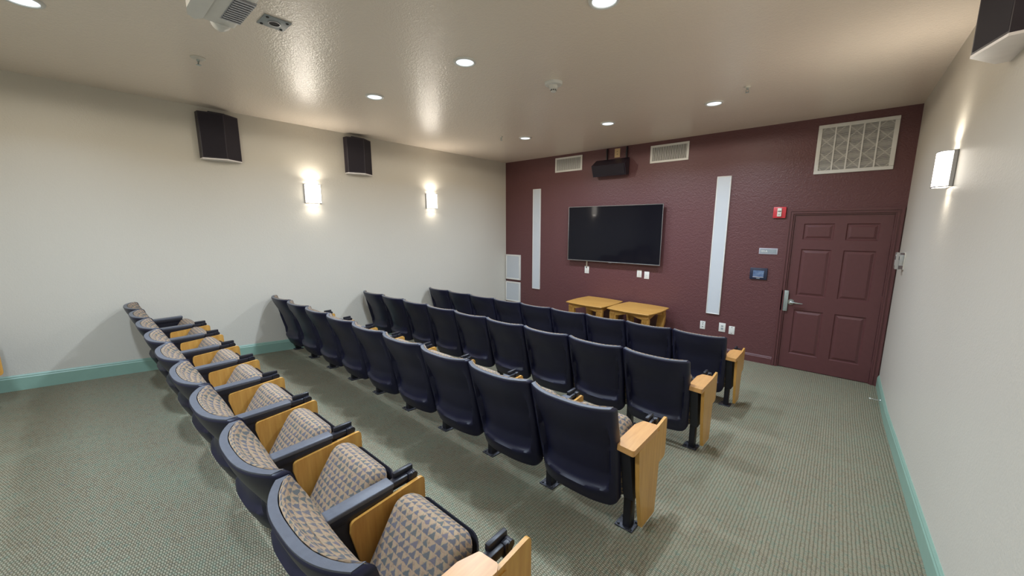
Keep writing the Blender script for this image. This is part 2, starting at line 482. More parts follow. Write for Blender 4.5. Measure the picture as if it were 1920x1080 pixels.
register(3.040, 3.612, 2.856, 3.118, 'white rectangular air register right of the small black speaker near ceiling')

# large return grille
x0, x1, z0, z1 = 5.096, 5.797, 2.517, 3.086
t = place('return_air_grille', (x0+x1)/2, (z0+z1)/2, 'large white return air grille with five bays above the door', 'air vent')
w, h = (x1-x0)/2, (z1-z0)/2; f = 0.040
bm = bmesh.new()
for d in ((-w, w, h-f, h), (-w, w, -h, -h+f), (-w, -w+f, -h+f, h-f), (w-f, w, -h+f, h-f)):
    box(bm, d[0], d[1], -0.018, 0.0, d[2], d[3], bev=0.003, seg=1)
link('frame', bm, M['white'], t, True)
bx('air_filter', (-w+f, w-f, -0.004, -0.001, -h+f, h-f), M['filter'], t)
for i in range(1, 5):
    x = -w+f+i*2*(w-f)/5
    bx('mullion', (x-0.007, x+0.007, -0.016, -0.004, -h+f, h-f), M['white'], t)
bm = bmesh.new()
n = 42
for i in range(n):
    z = -h+f+(i+0.5)*2*(h-f)/n
    box(bm, -w+f, w-f, -0.011, -0.0045, z-0.0011, z+0.0011)
link('fins', bm, M['white'], t)

# tall slim wall speakers
def slim(x0, x1, z0, z1, label):
    t = place('slim_wall_speaker', (x0+x1)/2, z0, label, 'speaker', 'tall slim white speakers beside the television')
    w, h = (x1-x0)/2, z1-z0; f = 0.013
    bm = bmesh.new()
    for d in ((-w, w, h-f, h), (-w, w, 0, f), (-w, -w+f, f, h-f), (w-f, w, f, h-f)):
        box(bm, d[0], d[1], -0.022, 0.0, d[2], d[3], bev=0.003, seg=1)
    link('frame', bm, M['white'], t, True)
    bx('grille', (-w+f, w-f, -0.018, -0.0005, f, h-f), M['perf'], t)
slim(0.734, 0.924, 0.622, 2.602, 'tall slim white speaker panel left of the television')
slim(4.024, 4.205, 0.604, 2.577, 'tall slim white speaker panel right of the television')

# square white speaker grilles in the corner
def sqgrille(x0, x1, z0, z1, label):
    t = place('square_wall_speaker', (x0+x1)/2, z0, label, 'speaker', 'white square speaker grilles in the left corner')
    w, h = (x1-x0)/2, z1-z0; f = 0.030
    bm = bmesh.new()
    for d in ((-w, w, h-f, h), (-w, w, 0, f), (-w, -w+f, f, h-f), (w-f, w, f, h-f)):
        box(bm, d[0], d[1], -0.034, 0.0, d[2], d[3], bev=0.004, seg=1)
    link('frame', bm, M['white'], t, True)
    bx('grille', (-w+f, w-f, -0.030, -0.0005, f, h-f), M['perf'], t)
sqgrille(0.020, 0.420, 0.760, 1.288, 'upper white speaker grille in the corner beside the cream wall')
sqgrille(0.014, 0.416, 0.285, 0.710, 'lower white speaker grille in the corner, half hidden by chairs')

# television
t = place('television', 2.472, 1.2675, 'large black flat television with thin silver frame on maroon wall', 'television')
w, h = 0.853, 0.962
bx('wall_bracket', (-0.25, 0.25, -0.045, -0.001, 0.28, 0.68), M['steel'], t, 0.004)
bx('back_cover', (-w+0.02, w-0.02, -0.080, -0.045, 0.03, h-0.02), M['steel'], t, 0.008)
bm = bmesh.new(); f = 0.010
for d in ((-w, w, h-f, h), (-w, w, 0, f*1.5), (-w, -w+f, f*1.5, h-f), (w-f, w, f*1.5, h-f)):
    box(bm, d[0], d[1], -0.092, -0.078, d[2], d[3], bev=0.002, seg=1)
link('bezel', bm, M['silver'], t, True)
bx('screen', (-w+f, w-f, -0.088, -0.080, f*1.5, h-f), M['screen'], t)
bx('power_light_bar', (-0.03, 0.03, -0.0935, -0.090, -0.006, 0.004), M['silver'], t, 0.001)

# centre speaker with two brackets
t = place('centre_speaker', 2.415, 2.72, 'black wedge shaped speaker bracketed high above the television', 'speaker')
bm = bmesh.new()
prism(bm, [(-0.035, 0.268), (-0.205, 0.160), (-0.130, -0.012), (-0.035, 0.004)], 'x', -0.297, 0.297)
bevel_all(bm, 0.004, 1)
link('cabinet', bm, M['black'], t, True)
bm = bmesh.new()
v = prism(bm, [(-0.2075, 0.146), (-0.1465, 0.0045), (-0.139, 0.008), (-0.200, 0.1495)], 'x', -0.280, 0.280)
link('grille_cloth', bm, M['cloth'], t)
for x in (-0.112, 0.238):
    bm = bmesh.new()
    box(bm, x-0.022, x+0.010, -0.006, 0.0, 0.20, 0.446); box(bm, x+0.006, x+0.012, -0.036, 0.0, 0.20, 0.446)
    link('bracket', bm, M['steel'], t)

# outlet plates
def plate(x0, x1, z0, z1, label, kind, mat='white', group='small white wall plates', y=0.0):
    t = place('wall_plate', (x0+x1)/2, (z0+z1)/2, label, 'wall plate', group)
    w, h = (x1-x0)/2, (z1-z0)/2
    bx('cover_plate', (-w, w, -0.006, 0.0, -h, h), M[mat], t, 0.002)
    if kind == 'outlet':
        bm = bmesh.new()
        for s in (-1, 1):
            cyl(bm, (0, -0.006, s*0.021), (0, -1, 0), 0.017, 0.016, 0.002, 20)
            link('socket_face', bm, M['offwhite' if mat == 'white' else mat], t); bm = bmesh.new()
        bm.free()
        bm = bmesh.new()
        for s in (-1, 1):
            box(bm, -0.008, 0.008, -0.0086, -0.008, s*0.021-0.002, s*0.021+0.006)
            link('socket_slots', bm, M['dark'], t); bm = bmesh.new()
        bm.free()
    elif kind == 'jacks':
        bm = bmesh.new()
        for z in (0.018, -0.022):
            cyl(bm, (0, -0.006, z), (0, -1, 0), 0.007, 0.006, 0.003, 16)
            link('jack', bm, M['ductgrey'], t); bm = bmesh.new()
        box(bm, -0.018, 0.018, -0.0068, -0.006, 0.040, 0.045)
        link('nameplate_strip', bm, M['ductgrey'], t)
    elif kind == 'usb':
        bm = bmesh.new(); cyl(bm, (0.0, -0.006, -0.018), (0, -1, 0), 0.017, 0.015, 0.002, 20)
        link('jack', bm, M['signgrey'], t)
        bx('slot', (-0.014, 0.014, -0.008, -0.006, 0.012, 0.030), M['signgrey'], t, 0.001)
    elif kind == 'blank':
        bm = bmesh.new()
        for z in (0.042, -0.045):
            box(bm, -0.009, 0.009, -0.0072, -0.006, z-0.003, z+0.003)
            link('screw', bm, M['ductgrey'], t); bm = bmesh.new()
        bm.free()
    elif kind == 'dot':
        bm = bmesh.new(); cyl(bm, (0, -0.006, 0), (0, -1, 0), 0.006, 0.005, 0.002, 12)
        link('jack', bm, M['signgrey'], t)
    elif kind == 'plain':
        bm = bmesh.new(); box(bm, -0.016, 0.016, -0.008, -0.006, -0.032, 0.032, bev=0.001)
        link('insert', bm, M['offwhite'], t)
    return t
plate(1.938, 2.026, 1.036, 1.168, 'white wall plate with a cord entering it below television left side', 'plain')
plate(2.926, 3.006, 1.048, 1.168, 'plain white wall plate below television, left of two close together', 'plain')
plate(3.052, 3.133, 1.032, 1.153, 'white wall plate with centre dot, right of two below television', 'dot')
plate(3.955, 4.027, 0.350, 0.472, 'small white plate low on maroon wall, leftmost of the three', 'jacks')
plate(4.212, 4.298, 0.355, 0.486, 'wider white outlet plate low on maroon wall, middle of the three', 'usb')
plate(4.343, 4.418, 0.340, 0.458, 'plain white plate low on maroon wall, rightmost of the three', 'blank')
plate(2.434, 2.530, 3.012, 3.153, 'almond electrical outlet above the black centre speaker', 'outlet', 'almond', 'almond outlet above speaker')
# tv cord
bm = bmesh.new()
tube(bm, [(0, -0.030, 0.12, 0.004), (0, -0.018, 0.09, 0.004), (0, -0.012, 0.03, 0.004), (0.0, -0.014, 0.008, 0.004), (-0.004, -0.009, -0.012, 0.004)], 10)
box(bm, -0.012, 0.012, -0.010, 0.0, 0.0, 0.150, bev=0.002)
o = link('power_cord', bm, M['offwhite'], None, True); o.location = (1.978, 0, 1.1695)
tag(o, 'short pale cord cover running from television down to plate', 'cord')
bm = bmesh.new(); box(bm, -0.010, 0.008, -0.014, -0.008, -0.035, -0.012, bev=0.002); link('plug', bm, M['steel'], o, True)

# fire alarm strobe
t = place('fire_alarm_strobe', 4.798, 2.064, 'red fire alarm with white strobe left of the door top', 'fire alarm')
bm = bmesh.new(); box(bm, -0.069, 0.069, -0.030, 0.0, -0.071, 0.071, bev=0.007); link('housing', bm, M['red'], t, True)
bm = bmesh.new(); box(bm, -0.024, 0.024, -0.046, -0.030, -0.052, 0.056, bev=0.006); link('strobe_lens', bm, M['clear'], t, True)
bm = bmesh.new(); box(bm, -0.018, 0.018, -0.048, -0.0455, 0.010, 0.020)
link('strobe_tube', bm, M['ductgrey'], t)
bm = bmesh.new(); cyl(bm, (0, -0.0455, -0.028), (0, -1, 0), 0.006, 0.005, 0.002, 12); link('indicator', bm, M['ductgrey'], t)

# room number sign
t = place('room_sign', 4.718, 1.557, 'small grey room number sign left of the door', 'sign')
bx('plate', (-0.104, 0.104, -0.008, 0.0, -0.040, 0.040), M['signborder'], t, 0.001)
bx('inlay', (-0.094, 0.094, -0.0092, -0.008, -0.029, 0.029), M['signgrey'], t)
cu = bpy.data.curves.new('room_number', 'FONT'); cu.body = '101A'; cu.size = 0.036; cu.extrude = 0.0006; cu.offset = 0.0008
to = bpy.data.objects.new('room_number', cu); COL.objects.link(to)
bpy.context.view_layer.update()
me = bpy.data.meshes.new_from_object(to.evaluated_get(bpy.context.evaluated_depsgraph_get())); bpy.data.objects.remove(to)
to = bpy.data.objects.new('room_number', me); COL.objects.link(to); me.materials.clear(); me.materials.append(M['white'])
to.parent = t; to.rotation_euler = (pi/2, 0, 0); to.location = (-0.086, -0.0098, -0.013)

# touch panel
t = place('touch_panel', 4.636, 1.248, 'dark blue wall touch panel with lit screen left of the door', 'control panel')
bx('bezel', (-0.101, 0.101, -0.022, 0.0, -0.078, 0.078), M['bezelblue'], t, 0.006)
bx('screen', (-0.062, 0.062, -0.0235, -0.021, -0.040, 0.044), M['touch'], t)
bx('status_strip', (-0.064, 0.062, -0.0242, -0.021, -0.050, -0.042), M['signborder'], t)
bx('name_badge', (-0.020, 0.020, -0.0235, -0.021, -0.068, -0.060), M['signgrey'], t)

# clear cover over the thermostat on the right wall
t = thing('thermostat', (W, -0.50, 1.54), 'small clear and white thermostat cover on cream wall beside door', 'thermostat')
bx('back_plate', (-0.008, 0.0, -0.080, 0.055, -0.09, 0.085), M['offwhite'], t, 0.002)
tt = NT('clear_acrylic'); tt.set((0.9, 0.92, 0.92, 1), 0.05); tt.b.inputs['Transmission Weight'].default_value = 0.92; tt.b.inputs['IOR'].default_value = 1.3
M['acrylic'] = tt.m
bm = bmesh.new(); box(bm, -0.070, -0.008, -0.078, 0.053, -0.088, 0.083, bev=0.008); link('clear_cover', bm, M['acrylic'], t, True)
bm = bmesh.new(); box(bm, -0.038, -0.008, -0.050, 0.030, -0.050, 0.055, bev=0.004); link('control_body', bm, M['white'], t, True)
bm = bmesh.new(); box(bm, -0.0395, -0.037, -0.035, 0.015, 0.005, 0.040); link('display', bm, M['ductgrey'], t)

# door stop
bm = bmesh.new()
cyl(bm, (0, 0, 0), (-1, 0, 0), 0.012, 0.010, 0.006, 16); cyl(bm, (-0.006, 0, 0), (-1, 0, 0), 0.0045, 0.0045, 0.070, 12)
o = link('door_stop', bm, M['chrome'], None, True); o.location = (W-0.016, -0.67, 0.055)
tag(o, 'thin metal door stop sticking out of the right teal baseboard', 'door stop')
bm = bmesh.new(); cyl(bm, (-0.076, 0, 0), (-1, 0, 0), 0.008, 0.007, 0.012, 14); link('tip', bm, M['rubber'], o, True)

# ---------------------------------------------------------------- ceiling things
def downlight(i, x, y, label):
    t = thing('ceiling_downlight', (x, y, H), label, 'ceiling light', 'round recessed ceiling downlights')
    bm = bmesh.new()
    lathe(bm, (0, 0, 0), [(0.068, -0.002), (0.070, -0.010), (0.078, -0.013), (0.088, -0.009), (0.092, 0.0), (0.068, 0.0), (0.068, -0.002)], 40)
    link('trim_ring', bm, M['white'], t, True)
    bm = bmesh.new(); lathe(bm, (0, 0, 0), [(0.0, -0.009), (0.045, -0.008), (0.068, -0.005), (0.068, -0.0005), (0.0, -0.0005)], 40)
    link('lens', bm, M['lens'], t, True)
    ld = bpy.data.lights.new('downlight_lamp', 'AREA'); ld.shape = 'DISK'; ld.size = 0.12
    ld.energy = DOWN_W; ld.color = DOWN_C; ld.spread = radians(150)
    lo = bpy.data.objects.new('downlight_lamp', ld); COL.objects.link(lo); lo.parent = t; lo.location = (0, 0, -0.016)
    ld = bpy.data.lights.new('upper_wall_fill', 'SPOT'); ld.spot_size = radians(176); ld.spot_blend = 0.12; ld.energy = FILL_W; ld.color = FILL_C; ld.shadow_soft_size = 0.05  # added fill spot, lifts the upper walls
    lo = bpy.data.objects.new('upper_wall_fill', ld); COL.objects.link(lo); lo.parent = t; lo.location = (0, 0, -0.018)
DL = [(1.745, -1.52, 'lit ceiling downlight nearest the television, leftmost of front three'),
      (3.048, -1.47, 'lit ceiling downlight above the television, middle of front three'),
      (4.272, -1.47, 'lit ceiling downlight near the return grille, rightmost of front three'),
      (1.745, -3.93, 'lit ceiling downlight closest to the left wall speakers, second bank'),
      (3.041, -3.89, 'lit ceiling downlight between ceiling plate and smoke detector, second bank'),
      (4.270, -3.93, 'large lit ceiling downlight cut by the top picture edge'),
      (1.745, -6.12, 'ceiling downlight at the top left picture corner')]
for i, d in enumerate(DL): downlight(i, *d)
# two more in the third bank complete the grid overhead
downlight(7, 3.041, -6.6, 'ceiling downlight above the rear of the room, middle of third bank')
downlight(8, 4.270, -6.6, 'ceiling downlight above the rear of the room, rightmost of third bank')

t = thing('smoke_detector', (3.317, -3.061, H), 'white round smoke detector hanging from the ceiling', 'smoke detector')
bm = bmesh.new(); lathe(bm, (0, 0, 0), [(0, 0), (0.082, 0), (0.082, -0.012), (0.074, -0.022), (0.045, -0.026), (0, -0.026)], 36); link('base', bm, M['white'], t, True)
bm = bmesh.new(); lathe(bm, (0, 0, 0), [(0, -0.025), (0.042, -0.026), (0.038, -0.052), (0.026, -0.058), (0.026, -0.074), (0.020, -0.080), (0, -0.080)], 30); link('sensor_head', bm, M['white'], t, True)
bm = bmesh.new()
for k in range(10):
    a = 2*pi*k/10; box(bm, -0.004, 0.004, -0.001, 0.001, -0.073, -0.060, mtx=Matrix.Rotation(a, 4, 'Z') @ Matrix.Translation((0, -0.0265, 0)))
link('sensor_slots', bm, M['dark'], t)

for x, y, r, lab in ((1.535, -5.289, 0.048, 'white ceiling sprinkler with round plate near the projector'),
                     (1.533, -1.813, 0.020, 'tiny ceiling sprinkler near the leftmost front downlight'),
                     (4.633, -1.799, 0.026, 'small ceiling sprinkler right of the rightmost front downlight')):
    t = thing('fire_sprinkler', (x, y, H), lab, 'sprinkler', 'ceiling fire sprinklers')
    bm = bmesh.new(); lathe(bm, (0, 0, 0), [(0, 0), (r, 0), (r, -0.006), (r*0.7, -0.014), (0, -0.014)], 28); link('escutcheon', bm, M['offwhite'], t, True)
    bm = bmesh.new(); cyl(bm, (0, 0, -0.013), (0, 0, -1), 0.010, 0.008, 0.016, 12)
    for s in (-1, 1): tube(bm, [(s*0.006, 0, -0.028, 0.003), (s*0.014, 0, -0.038, 0.003), (s*0.003, 0, -0.052, 0.003)], 8)
    cyl(bm, (0, 0, -0.052), (0, 0, -1), 0.017, 0.017, 0.002, 16)
    link('sprinkler_head', bm, M['zinc'], t, True)

# steel ceiling plate with a hole
t = thing('ceiling_mount_plate', (2.557, -5.083, H), 'grey square steel mounting plate with centre hole on ceiling', 'mounting plate')
bm = bmesh.new(); box(bm, -0.076, 0.076, -0.077, 0.077, -0.006, 0.0, bev=0.001); link('plate', bm, M['signgrey'], t, True)
bm = bmesh.new(); lathe(bm, (0, 0, -0.006), [(0.030, 0), (0.036, 0), (0.036, -0.004), (0.030, -0.004), (0.030, 0)], 28); link('hole_rim', bm, M['silver'], t, True)
bm = bmesh.new(); cyl(bm, (0, 0, -0.0062), (0, 0, -1), 0.030, 0.030, 0.0012, 28)
link('centre_hole', bm, M['dark'], t)
for sx in (-1, 1):
    for sy in (-1, 1):
        bm = bmesh.new(); cyl(bm, (sx*0.056, sy*0.056, -0.006), (0, 0, -1), 0.009, 0.008, 0.004, 10); link('bolt', bm, M['dark'], t)

# projector, partly beyond the top edge of the picture
t = thing('projector', (2.99, -5.45, H), 'white ceiling projector with slatted vent cut by top edge', 'projector')
bm = bmesh.new(); box(bm, -0.175, 0.36, -0.075, 0.075, -0.225, -0.115, bev=0.016, seg=3); link('housing', bm, M['white'], t, True)
bm = bmesh.new()
box(bm, -0.085, 0.20, -0.012, 0.0755, -0.2265, -0.2235)
for k in range(11):
    x = -0.075+k*0.025
    box(bm, x, x+0.012, -0.008, 0.074, -0.232, -0.226)
for k in range(6):
    box(bm, -0.085, 0.20, 0.074, 0.0785, -0.212+k*0.014, -0.205+k*0.014)
link('vent_slats', bm, M['silver'], t)
bm = bmesh.new(); prism(bm, [(-0.125, -0.075), (-0.165, -0.100), (-0.135, -0.135), (-0.06, -0.150), (0.36, -0.150), (0.36, -0.075)], 'z', -0.238, -0.125); bevel_all(bm, 0.008, 2)
link('side_cover', bm, M['white'], t, True)
bm = bmesh.new()
lathe(bm, (0, 0, 0), [(0, 0), (0.060, 0), (0.064, 0.012), (0.060, 0.045), (0.050, 0.075), (0.034, 0.098), (0.016, 0.112), (0, 0.116)], 32)
bmesh.ops.transform(bm, matrix=Matrix.Translation((-0.165, 0.020, -0.175)) @ Matrix.Rotation(radians(-98), 4, 'Y') @ Matrix.Scale(0.82, 4, (0, 1, 0)), verts=bm.verts)
link('lens_cap', bm, M['white'], t, True, 30)
bm = bmesh.new(); cyl(bm, (0.17, -0.03, -0.12), (0, 0, 1), 0.028, 0.028, 0.115, 20); lathe(bm, (0.17, -0.03, 0), [(0, 0), (0.07, 0), (0.07, -0.012), (0, -0.012)], 24)
link('ceiling_mount', bm, M['white'], t, True)

# ---------------------------------------------------------------- wall sconces
def sconce(loc, side, label, wid=0.20, hgt=0.250, dep=0.095):
    """side +1: on left wall facing +x ; -1: on right wall facing -x"""
    t = thing('wall_sconce', loc, label, 'wall light', 'lit half round wall sconces')
    t.rotation_euler = (0, 0, 0 if side > 0 else pi)
    hw, hh = wid/2, hgt/2
    bm = bmesh.new(); box(bm, 0.0, 0.008, -hw, hw, -hh, hh, bev=0.001); link('back_plate', bm, M['silver'], t, True)
    def outline(k, inset=0.0):
        pts = []
        for i in range(k+1):
            a = -pi/2+pi*i/k
            cx = abs(cos(a))**0.62*(dep-inset-0.008)
            sy = (abs(sin(a))**0.62)*(1 if a > 0 else -1)*(hw-0.006-inset)
            pts.append((0.008+cx, sy))
        return pts
    bm = bmesh.new(); o = outline(24); n = len(o)
    A = [bm.verts.new((p[0], p[1], -hh+0.004)) for p in o]; B = [bm.verts.new((p[0], p[1], hh-0.004)) for p in o]
    for i in range(n-1): bm.faces.new((A[i], A[i+1], B[i+1], B[i]))
    i_ = outline(24, 0.004)
    A2 = [bm.verts.new((p[0], p[1], -hh+0.004)) for p in i_]; B2 = [bm.verts.new((p[0], p[1], hh-0.004)) for p in i_]
    for i in range(n-1): bm.faces.new((A2[i+1], A2[i], B2[i], B2[i+1])); bm.faces.new((A[i+1], A[i], A2[i], A2[i+1])); bm.faces.new((B[i], B[i+1], B2[i+1], B2[i]))
    link('glass_shade', bm, M['shade'], t, True)
    for z, th in ((hh-0.003, 0.003), (hh-0.034, 0.0018), (-hh+0.034, 0.0018), (-hh+0.003, 0.003)):
        bm = bmesh.new(); o2 = outline(24, -0.003)
        rows = []
        for (dz, oo) in ((-th, o2), (th, o2), (th, i_), (-th, i_)):
            rows.append([bm.verts.new((p[0], p[1], z+dz)) for p in oo])
        for r in range(4):
            a, b = rows[r], rows[(r+1) % 4]
            for i in range(n-1): bm.faces.new((a[i], a[i+1], b[i+1], b[i]))
        link('metal_band', bm, M['silver'], t, True)
    for s in (-1, 1):
        bx('side_strip', (0.006, 0.022, s*hw-0.004, s*hw+0.004, -hh, hh), M['silver'], t)
    # the bulb inside throws light up and down through the open ends
    for s in (1, -1):
        ld = bpy.data.lights.new('sconce_bulb', 'AREA'); ld.shape = 'RECTANGLE'; ld.size = 0.06; ld.size_y = 0.13
        ld.energy = 3.2 if s > 0 else 1.0; ld.color = SCONCE_C; ld.spread = radians(165)
        lo = bpy.data.objects.new('sconce_bulb', ld); COL.objects.link(lo); lo.parent = t
        lo.location = (0.055, 0, s*(hh+0.002)); lo.rotation_euler = (pi if s > 0 else 0, radians(38 if s > 0 else -38), 0)
    return t
sconce((0, -3.905, 2.315), 1, 'lit wall sconce on left wall between the two black speakers')
sconce((0, -1.950, 2.308), 1, 'lit wall sconce on left wall nearest the maroon wall')
sconce((W, -2.215, 2.265), -1, 'lit wall sconce on the right wall near the door', 0.20, 0.232, 0.085)
sconce((W, -4.30, 2.30), -1, 'lit wall sconce on the right wall just outside the picture edge')

# ---------------------------------------------------------------- surround speakers on side walls
def surround(loc, side, wid, hgt, label, dep=0.15):
    t = thing('surround_speaker', loc, label, 'speaker', 'black angled surround speakers on the side walls')
    s = side
    pts = [(0.0, 0.0), (s*0.085, 0.006), (s*dep, wid*0.58), (s*0.045, wid), (0.0, wid)]
    bm = bmesh.new(); prism(bm, pts, 'z', 0.008, hgt); bevel_all(bm, 0.003, 1)
    link('cabinet', bm, M['black'], t, True)
    bm = bmesh.new(); prism(bm, [(p[0]*1.01, p[1]) for p in pts], 'z', -0.004, 0.008)
    link('underside_plate', bm, M['baseplate'], t)
    # cloth over the two angled faces
    def face(a, b, nm):
        a = Vector(a); b = Vector(b); d = (b-a).normalized(); nrm = Vector((d.y, -d.x))*s
        p = [a+d*0.008+nrm*0.0006, b-d*0.008+nrm*0.0006, b-d*0.008-nrm*0.003, a+d*0.008-nrm*0.003]
        bm = bmesh.new(); prism(bm, [tuple(q) for q in p], 'z', 0.018, hgt-0.012); link(nm, bm, M['cloth'], t)
    face(pts[1], pts[2], 'front_cloth'); face(pts[2], pts[3], 'side_cloth')
    bx('wall_bracket', (min(0, s*0.02), max(0, s*0.02), wid*0.3, wid*0.7, hgt, hgt+0.03), M['steel'], t)
    return t
surround((0, -5.06, 2.622), 1, 0.38, 0.49, 'black angled speaker high on left wall, nearer the camera')
surround((0, -3.43, 2.630), 1, 0.39, 0.49, 'black angled speaker high on left wall between the sconces')
t = surround((W, -3.52, 2.66), -1, 0.40, 0.49, 'black angled speaker at the top right picture corner')

# ---------------------------------------------------------------- theatre chairs
P_, HX = 0.5194, 0.5194/2
SHW = 0.2555       # half width of a shell
def corner_y(z):   # rear edge line of the back, in the chair's own frame
    return -0.09-(z-0.16)/0.61*0.15

def shell_mesh():
    """outer plastic back: dished, reclined, with a recessed panel behind"""
    bm = bmesh.new(); nu, nv = 44, 64
    z0, z1 = 0.150, 0.770
    def half(z):
        w = 0.238+(SHW-0.238)*min(1, (z-z0)/0.35)
        r = 0.055; d = z-z0
        if d < r: w = w-r+sqrt(max(0, r*r-(r-d)**2))
        r = 0.016; d = z1-z
        if d < r: w = w-r+sqrt(max(0, r*r-(r-d)**2))
        return w
    def ss(a, b, x):
        t_ = max(0, min(1, (x-a)/(b-a))); return t_*t_*(3-2*t_)
    def zrow(j):
        t_ = j/nv
        return z0+(z1-z0)*(t_-0.028*sin(2*pi*t_))
    outer, inner = [], []
    for j in range(nv+1):
        z = zrow(j); w = half(z); sag = 0.062+0.018*(z-z0)/(z1-z0)
        A, B = [], []
        for i in range(nu+1):
            u = -1+2*i/nu; u = u*(1+0.12*(1-u*u))
            x = w*u
            bow = -sag*(1-min(1, abs(x)/SHW)**2.8)
            y = corner_y(z)+bow
            # recessed panel
            xb = 0.196+0.026*max(0, min(1, (z-0.25)/0.30)); fx = 1-ss(xb-0.006, xb+0.010, abs(x))
            bot = 0.262-0.012*cos(pi*x/0.40)
            q_ = max(0, min(1, (z-bot)/0.105))
            q2 = max(0, min(1, (z-bot)/0.034))
            fz_ = (0.62*(1-(1-q_)**2)+0.38*(1-(1-q2)**2))*(1-ss(0.50, 0.745, z))
            rec = 0.042*fx*fz_
            # lip flares rearward under the panel
            lip = -0.012*(1-ss(0.262, 0.36, z))*(1-ss(0.19, 0.235, abs(x)))*ss(0.15, 0.24, z)
            edge = min(w-abs(x), z-z0, z1-z); rr = 0.010
            rnd = 0.008*(1-min(1, edge/rr))**2
            A.append(bm.verts.new((x, y+rec+lip+rnd, z)))
            th = max(0.030, rec+0.007)
            B.append(bm.verts.new((x*0.995, y+th+0.012*(1-min(1, (w-abs(x))/0.02)), z)))
        outer.append(A); inner.append(B)
    global RIM
    RIM = ([v.co.copy() for v in outer[-1]], [v.co.copy() for v in inner[-1]])
    for G, fl in ((outer, 0), (inner, 1)):
        for j in range(nv):
            for i in range(nu):
                q = (G[j][i], G[j][i+1], G[j+1][i+1], G[j+1][i])
                bm.faces.new(q if fl == 0 else q[::-1])
    for j in range(nv):
        bm.faces.new((outer[j][0], outer[j+1][0], inner[j+1][0], inner[j][0]))
        bm.faces.new((outer[j][nu], inner[j][nu], inner[j+1][nu], outer[j+1][nu]))
    for i in range(nu):
        bm.faces.new((outer[0][i], inner[0][i], inner[0][i+1], outer[0][i+1]))
        bm.faces.new((outer[nv][i], outer[nv][i+1], inner[nv][i+1], inner[nv][i]))
    return bm

def slab_rings(hw, hl, r, rings, n_c=6, crown=0.0):
    """stack of rounded rectangles -> list of vertex rings (coords) ; rings=[(inset, t)]"""
    out = []
    for ins, tt_ in rings:
        w, l = hw-ins, hl-ins; rr = max(0.004, min(r, r-ins*0.5, w*0.98, l*0.98))
        ring = []
        for (cx, cy, a0) in ((w-rr, l-rr, 0), (-w+rr, l-rr, pi/2), (-w+rr, -l+rr, pi), (w-rr, -l+rr, 3*pi/2)):
            for k in range(n_c+1):
                a = a0+(pi/2)*k/n_c; ring.append((cx+rr*cos(a), cy+rr*sin(a), tt_))
            # straight side subdivisions
            nxt = {0: (-w+rr, l), pi/2: (-w, -l+rr), pi: (w-rr, -l), 3*pi/2: (w, l-rr)}[a0]
            last = ring[-1]
            for k in range(1, 8):
                f_ = k/8; ring.append((last[0]+(nxt[0]-last[0])*f_, last[1]+(nxt[1]-last[1])*f_, tt_))
        out.append(ring)
    return out

def pillow_mesh(hw, hl, r, thick, crown, fmap, uvs=(1, 1)):
    """soft cushion: planform hw x hl, top crowned; fmap maps (a,b,t)->xyz"""
    rings = [(0.05, 0.0), (0.0, 0.0), (-0.003, thick*0.35), (0.0, thick*0.62), (0.008, thick*0.84), (0.022, thick*0.97),
             (0.045, thick), (0.08, thick), (0.12, thick), (0.155, thick), (min(hw, hl)-0.012, thick)]
    R = slab_rings(hw, hl, r, rings)
    bm = bmesh.new(); uvl = bm.loops.layers.uv.new('UVMap'); V = []; UV = {}
    for ri, ring in enumerate(R):
        row = []
        for (a, b, t_) in ring:
            cr = crown*(1-(a/hw)**2)*(1-(b/hl)**2) if ri >= 3 else 0
            v = bm.verts.new(fmap(a, b, t_+cr)); row.append(v)
            drop = thick-t_
            s = 1+drop/ max(hw, hl)*0.9
            UV[v] = (a*s*uvs[0], b*s*uvs[1])
        V.append(row)
    n = len(V[0])
    for A, B in zip(V, V[1:]):
        for i in range(n): bm.faces.new((A[i], A[(i+1) % n], B[(i+1) % n], B[i]))
    bm.faces.new(V[0][::-1]); bm.faces.new(V[-1])
    for f in bm.faces:
        for lp in f.loops: lp[uvl].uv = UV[lp.vert]
    return bm

